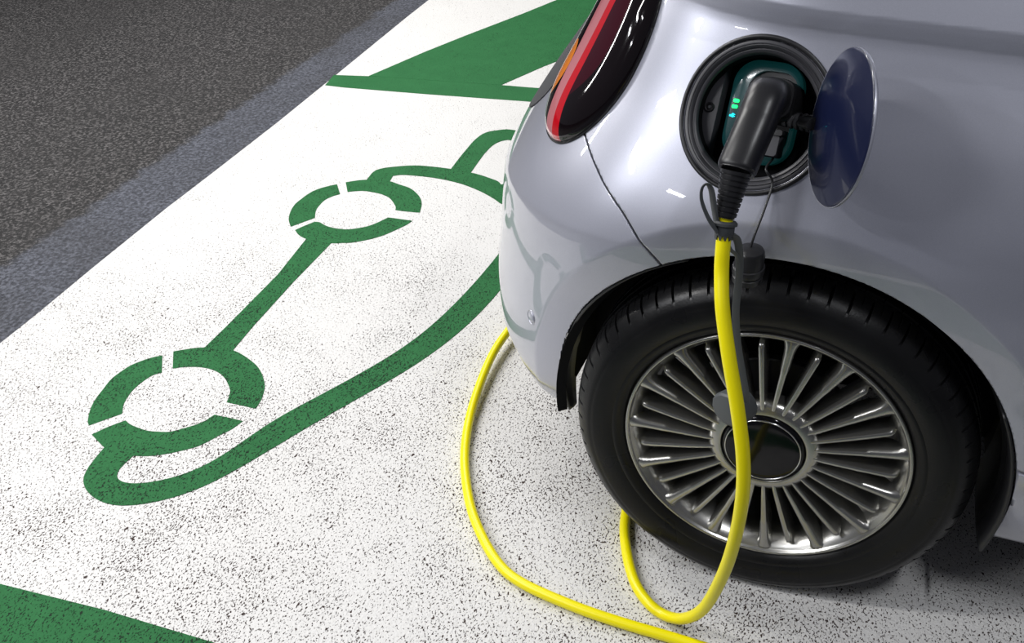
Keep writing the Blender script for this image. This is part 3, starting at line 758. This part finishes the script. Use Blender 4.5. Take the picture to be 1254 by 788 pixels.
# grey collar with teeth, finger loop, strap and dust cap
c0 = Vector((-.0650,-.1125,.7500)); cd = (Vector((-.0640,-.122,.722))-c0).normalized()
V, F = lathe([(.0096,-.010),(.0130,-.010),(.0155,-.0075),(.0155,-.0045),(.0125,-.003),(.0122,.007),(.0112,.0085),(.0096,.0085)], 36, c0, cd, (1,0,0))
on_cb(make('strap_collar', V, F, M['strap_dark'], angle=40))
e1c = Vector((1,0,0)) - cd*cd.x; e1c.normalize(); e2c = cd.cross(e1c)
bm = bmesh.new()
for k in range(10):
    a = 2*math.pi*k/10; dirv = e1c*math.cos(a)+e2c*math.sin(a); tw = cd.cross(dirv)
    vs = [bm.verts.new(c0+cd*(.008+hh)+dirv*rr+tw*ww) for hh, rr, ww in ((0,.0095,-.0026),(0,.0095,.0026),(0,.0115,.0026),(0,.0115,-.0026),(.006,.0095,-.0010),(.006,.0095,.0010),(.006,.0108,.0010),(.006,.0108,-.0010))]
    for f in ((0,1,5,4),(1,2,6,5),(2,3,7,6),(3,0,4,7),(4,5,6,7),(0,3,2,1)): bm.faces.new([vs[i] for i in f])
on_cb(from_bm('collar_teeth', bm, M['strap_dark'], None, 30))
on_cb(tube('finger_loop', [(-.0720,-.1230,.7505),(-.0835,-.1275,.7700),(-.0930,-.1275,.7930),(-.0940,-.1240,.8080),(-.0885,-.1215,.8130),(-.0835,-.1200,.8050),(-.0800,-.1185,.7860),(-.0760,-.1165,.7640),(-.0720,-.1160,.7500)], .0012, M['strap'], n=8, seg=10, rb=.0052, e=3, up=(1,0,.2)))
on_cb(tube('cap_strap', [(-.0555,-.1160,.7440),(-.0490,-.1080,.7330),(-.0455,-.1020,.7080),(-.0440,-.1000,.6750),(-.0445,-.1000,.6230),(-.0385,-.1010,.5720),(-.0285,-.1020,.5250),(-.0210,-.1020,.4900),(-.0200,-.1000,.4700)], .0014, M['strap'], n=8, seg=12, rb=.0050, e=4, up=(0,-1,.1)))
on_cb(tube('cap_strap_fork', [(-.0585,-.1180,.7300),(-.0560,-.1100,.7190),(-.0490,-.1040,.7090),(-.0448,-.1010,.6950)], .0012, M['strap'], n=8, seg=10, rb=.0030, e=3, up=(0,-1,.1)))
ca = Vector((-.45,-.86,.22)).normalized(); cc = Vector((-.0400,-.0980,.4560))
V, F = lathe([(.0001,.0130),(.016,.0128),(.0235,.0118),(.0268,.0090),(.0278,.0040),(.0278,-.020),(.0262,-.024),(.0255,-.030),(.021,-.031),(.020,-.012),(.0001,-.011)], 14, cc, ca, (0,0,1))
on_cb(make('dust_cap', V, F, M['strap'], angle=25))

for ob in COL.objects:
    lb = {'cable_sheath': 'bright yellow cable', 'plug_handle': 'black angled plug handle', 'dust_cap': 'grey rubber dust cap', 'strain_relief': 'black ribbed sleeve',
          'charge_flap': 'round navy flap swung open', 'tail_light': 'red and smoked black tail light', 'light_ring': 'dark teal socket surround', 'turn_signal': 'amber indicator',
          'charge_level_light': 'small green light', 'plug_symbol': 'small blue plug light', 'tailgate': 'dark grey tailgate', 'rim': 'satin grey alloy rim', 'tyre': 'black tyre', 'centre_cap': 'glossy black cap'}.get(ob.name.split('.')[0])
    if lb and ob.parent: ob['label'] = lb

# ------------------------------------------------------------------ lights
def area(name, loc, size, energy, color=(1,1,1), target=None, sy=None):
    l = bpy.data.lights.new(name, 'AREA'); l.shape = 'RECTANGLE'; l.size = size; l.size_y = sy or size; l.energy = energy; l.color = color
    o = bpy.data.objects.new(name, l); COL.objects.link(o); o.location = loc
    if target: o.rotation_euler = (Vector(target)-Vector(loc)).to_track_quat('-Z', 'Y').to_euler()
    return o
# rows of ceiling strip lamps: over the driving lane behind the car, and along the near aisle; further lamps are added as fill
for i, (y, e) in enumerate(((-1.2, 40), (.6, 54), (2.4, 53), (4.2, 52))):
    area('lane_or_fill_lamp', (-2.5, y, 2.9), .10, e, (1,.985,.96), (-1.8, y, 0), 1.5)
area('lane_or_fill_lamp', (-5.2, .8, 2.6), .10, 38, (1,.985,.96), (-1.5, .8, 0), 1.5)  # added fill lamp, lifts the floor and the space under the car
for i, (x, y, e) in enumerate(((-1.7, -2.1, 12), (-3.0, -1.5, 20), (-4.3, -1.5, 20), (-3.0, -3.4, 12), (.9, -.95, 17))):  # last entry is an added overhead fill for the floor on the right
    area('aisle_or_fill_lamp', (x, y, 2.7), .6, e, (.95,.965,1), (x*.5 if x < 0 else x-.2, y+.9 if x < 0 else y, .4), .06)

w = bpy.data.worlds.new('garage'); sc.world = w; w.use_nodes = True
w.node_tree.nodes['Background'].inputs[0].default_value = (.80,.82,.95,1); w.node_tree.nodes['Background'].inputs[1].default_value = 0.11

# ------------------------------------------------------------------ camera
cd_ = bpy.data.cameras.new('camera'); co = bpy.data.objects.new('camera', cd_); COL.objects.link(co); sc.camera = co
cd_.sensor_fit = 'HORIZONTAL'; cd_.sensor_width = 36; cd_.lens = CAM[6]/1254*36; cd_.clip_start = .05
yaw, pitch, roll = CAM[3:6]
d = Vector((math.sin(yaw)*math.cos(pitch), math.cos(yaw)*math.cos(pitch), math.sin(pitch)))
r = d.cross(Vector((0,0,1))).normalized(); u = r.cross(d)
r2 = r*math.cos(roll)+u*math.sin(roll); u2 = -r*math.sin(roll)+u*math.cos(roll)
mw = Matrix((r2, u2, -d)).transposed().to_4x4(); mw.translation = Vector(CAM[:3]); co.matrix_world = mw
vs = sc.view_settings; sc.display_settings.display_device = 'sRGB'; vs.view_transform = 'Standard'; vs.look = 'None'; vs.gamma = 1; vs.use_curve_mapping = False; vs.exposure = 0
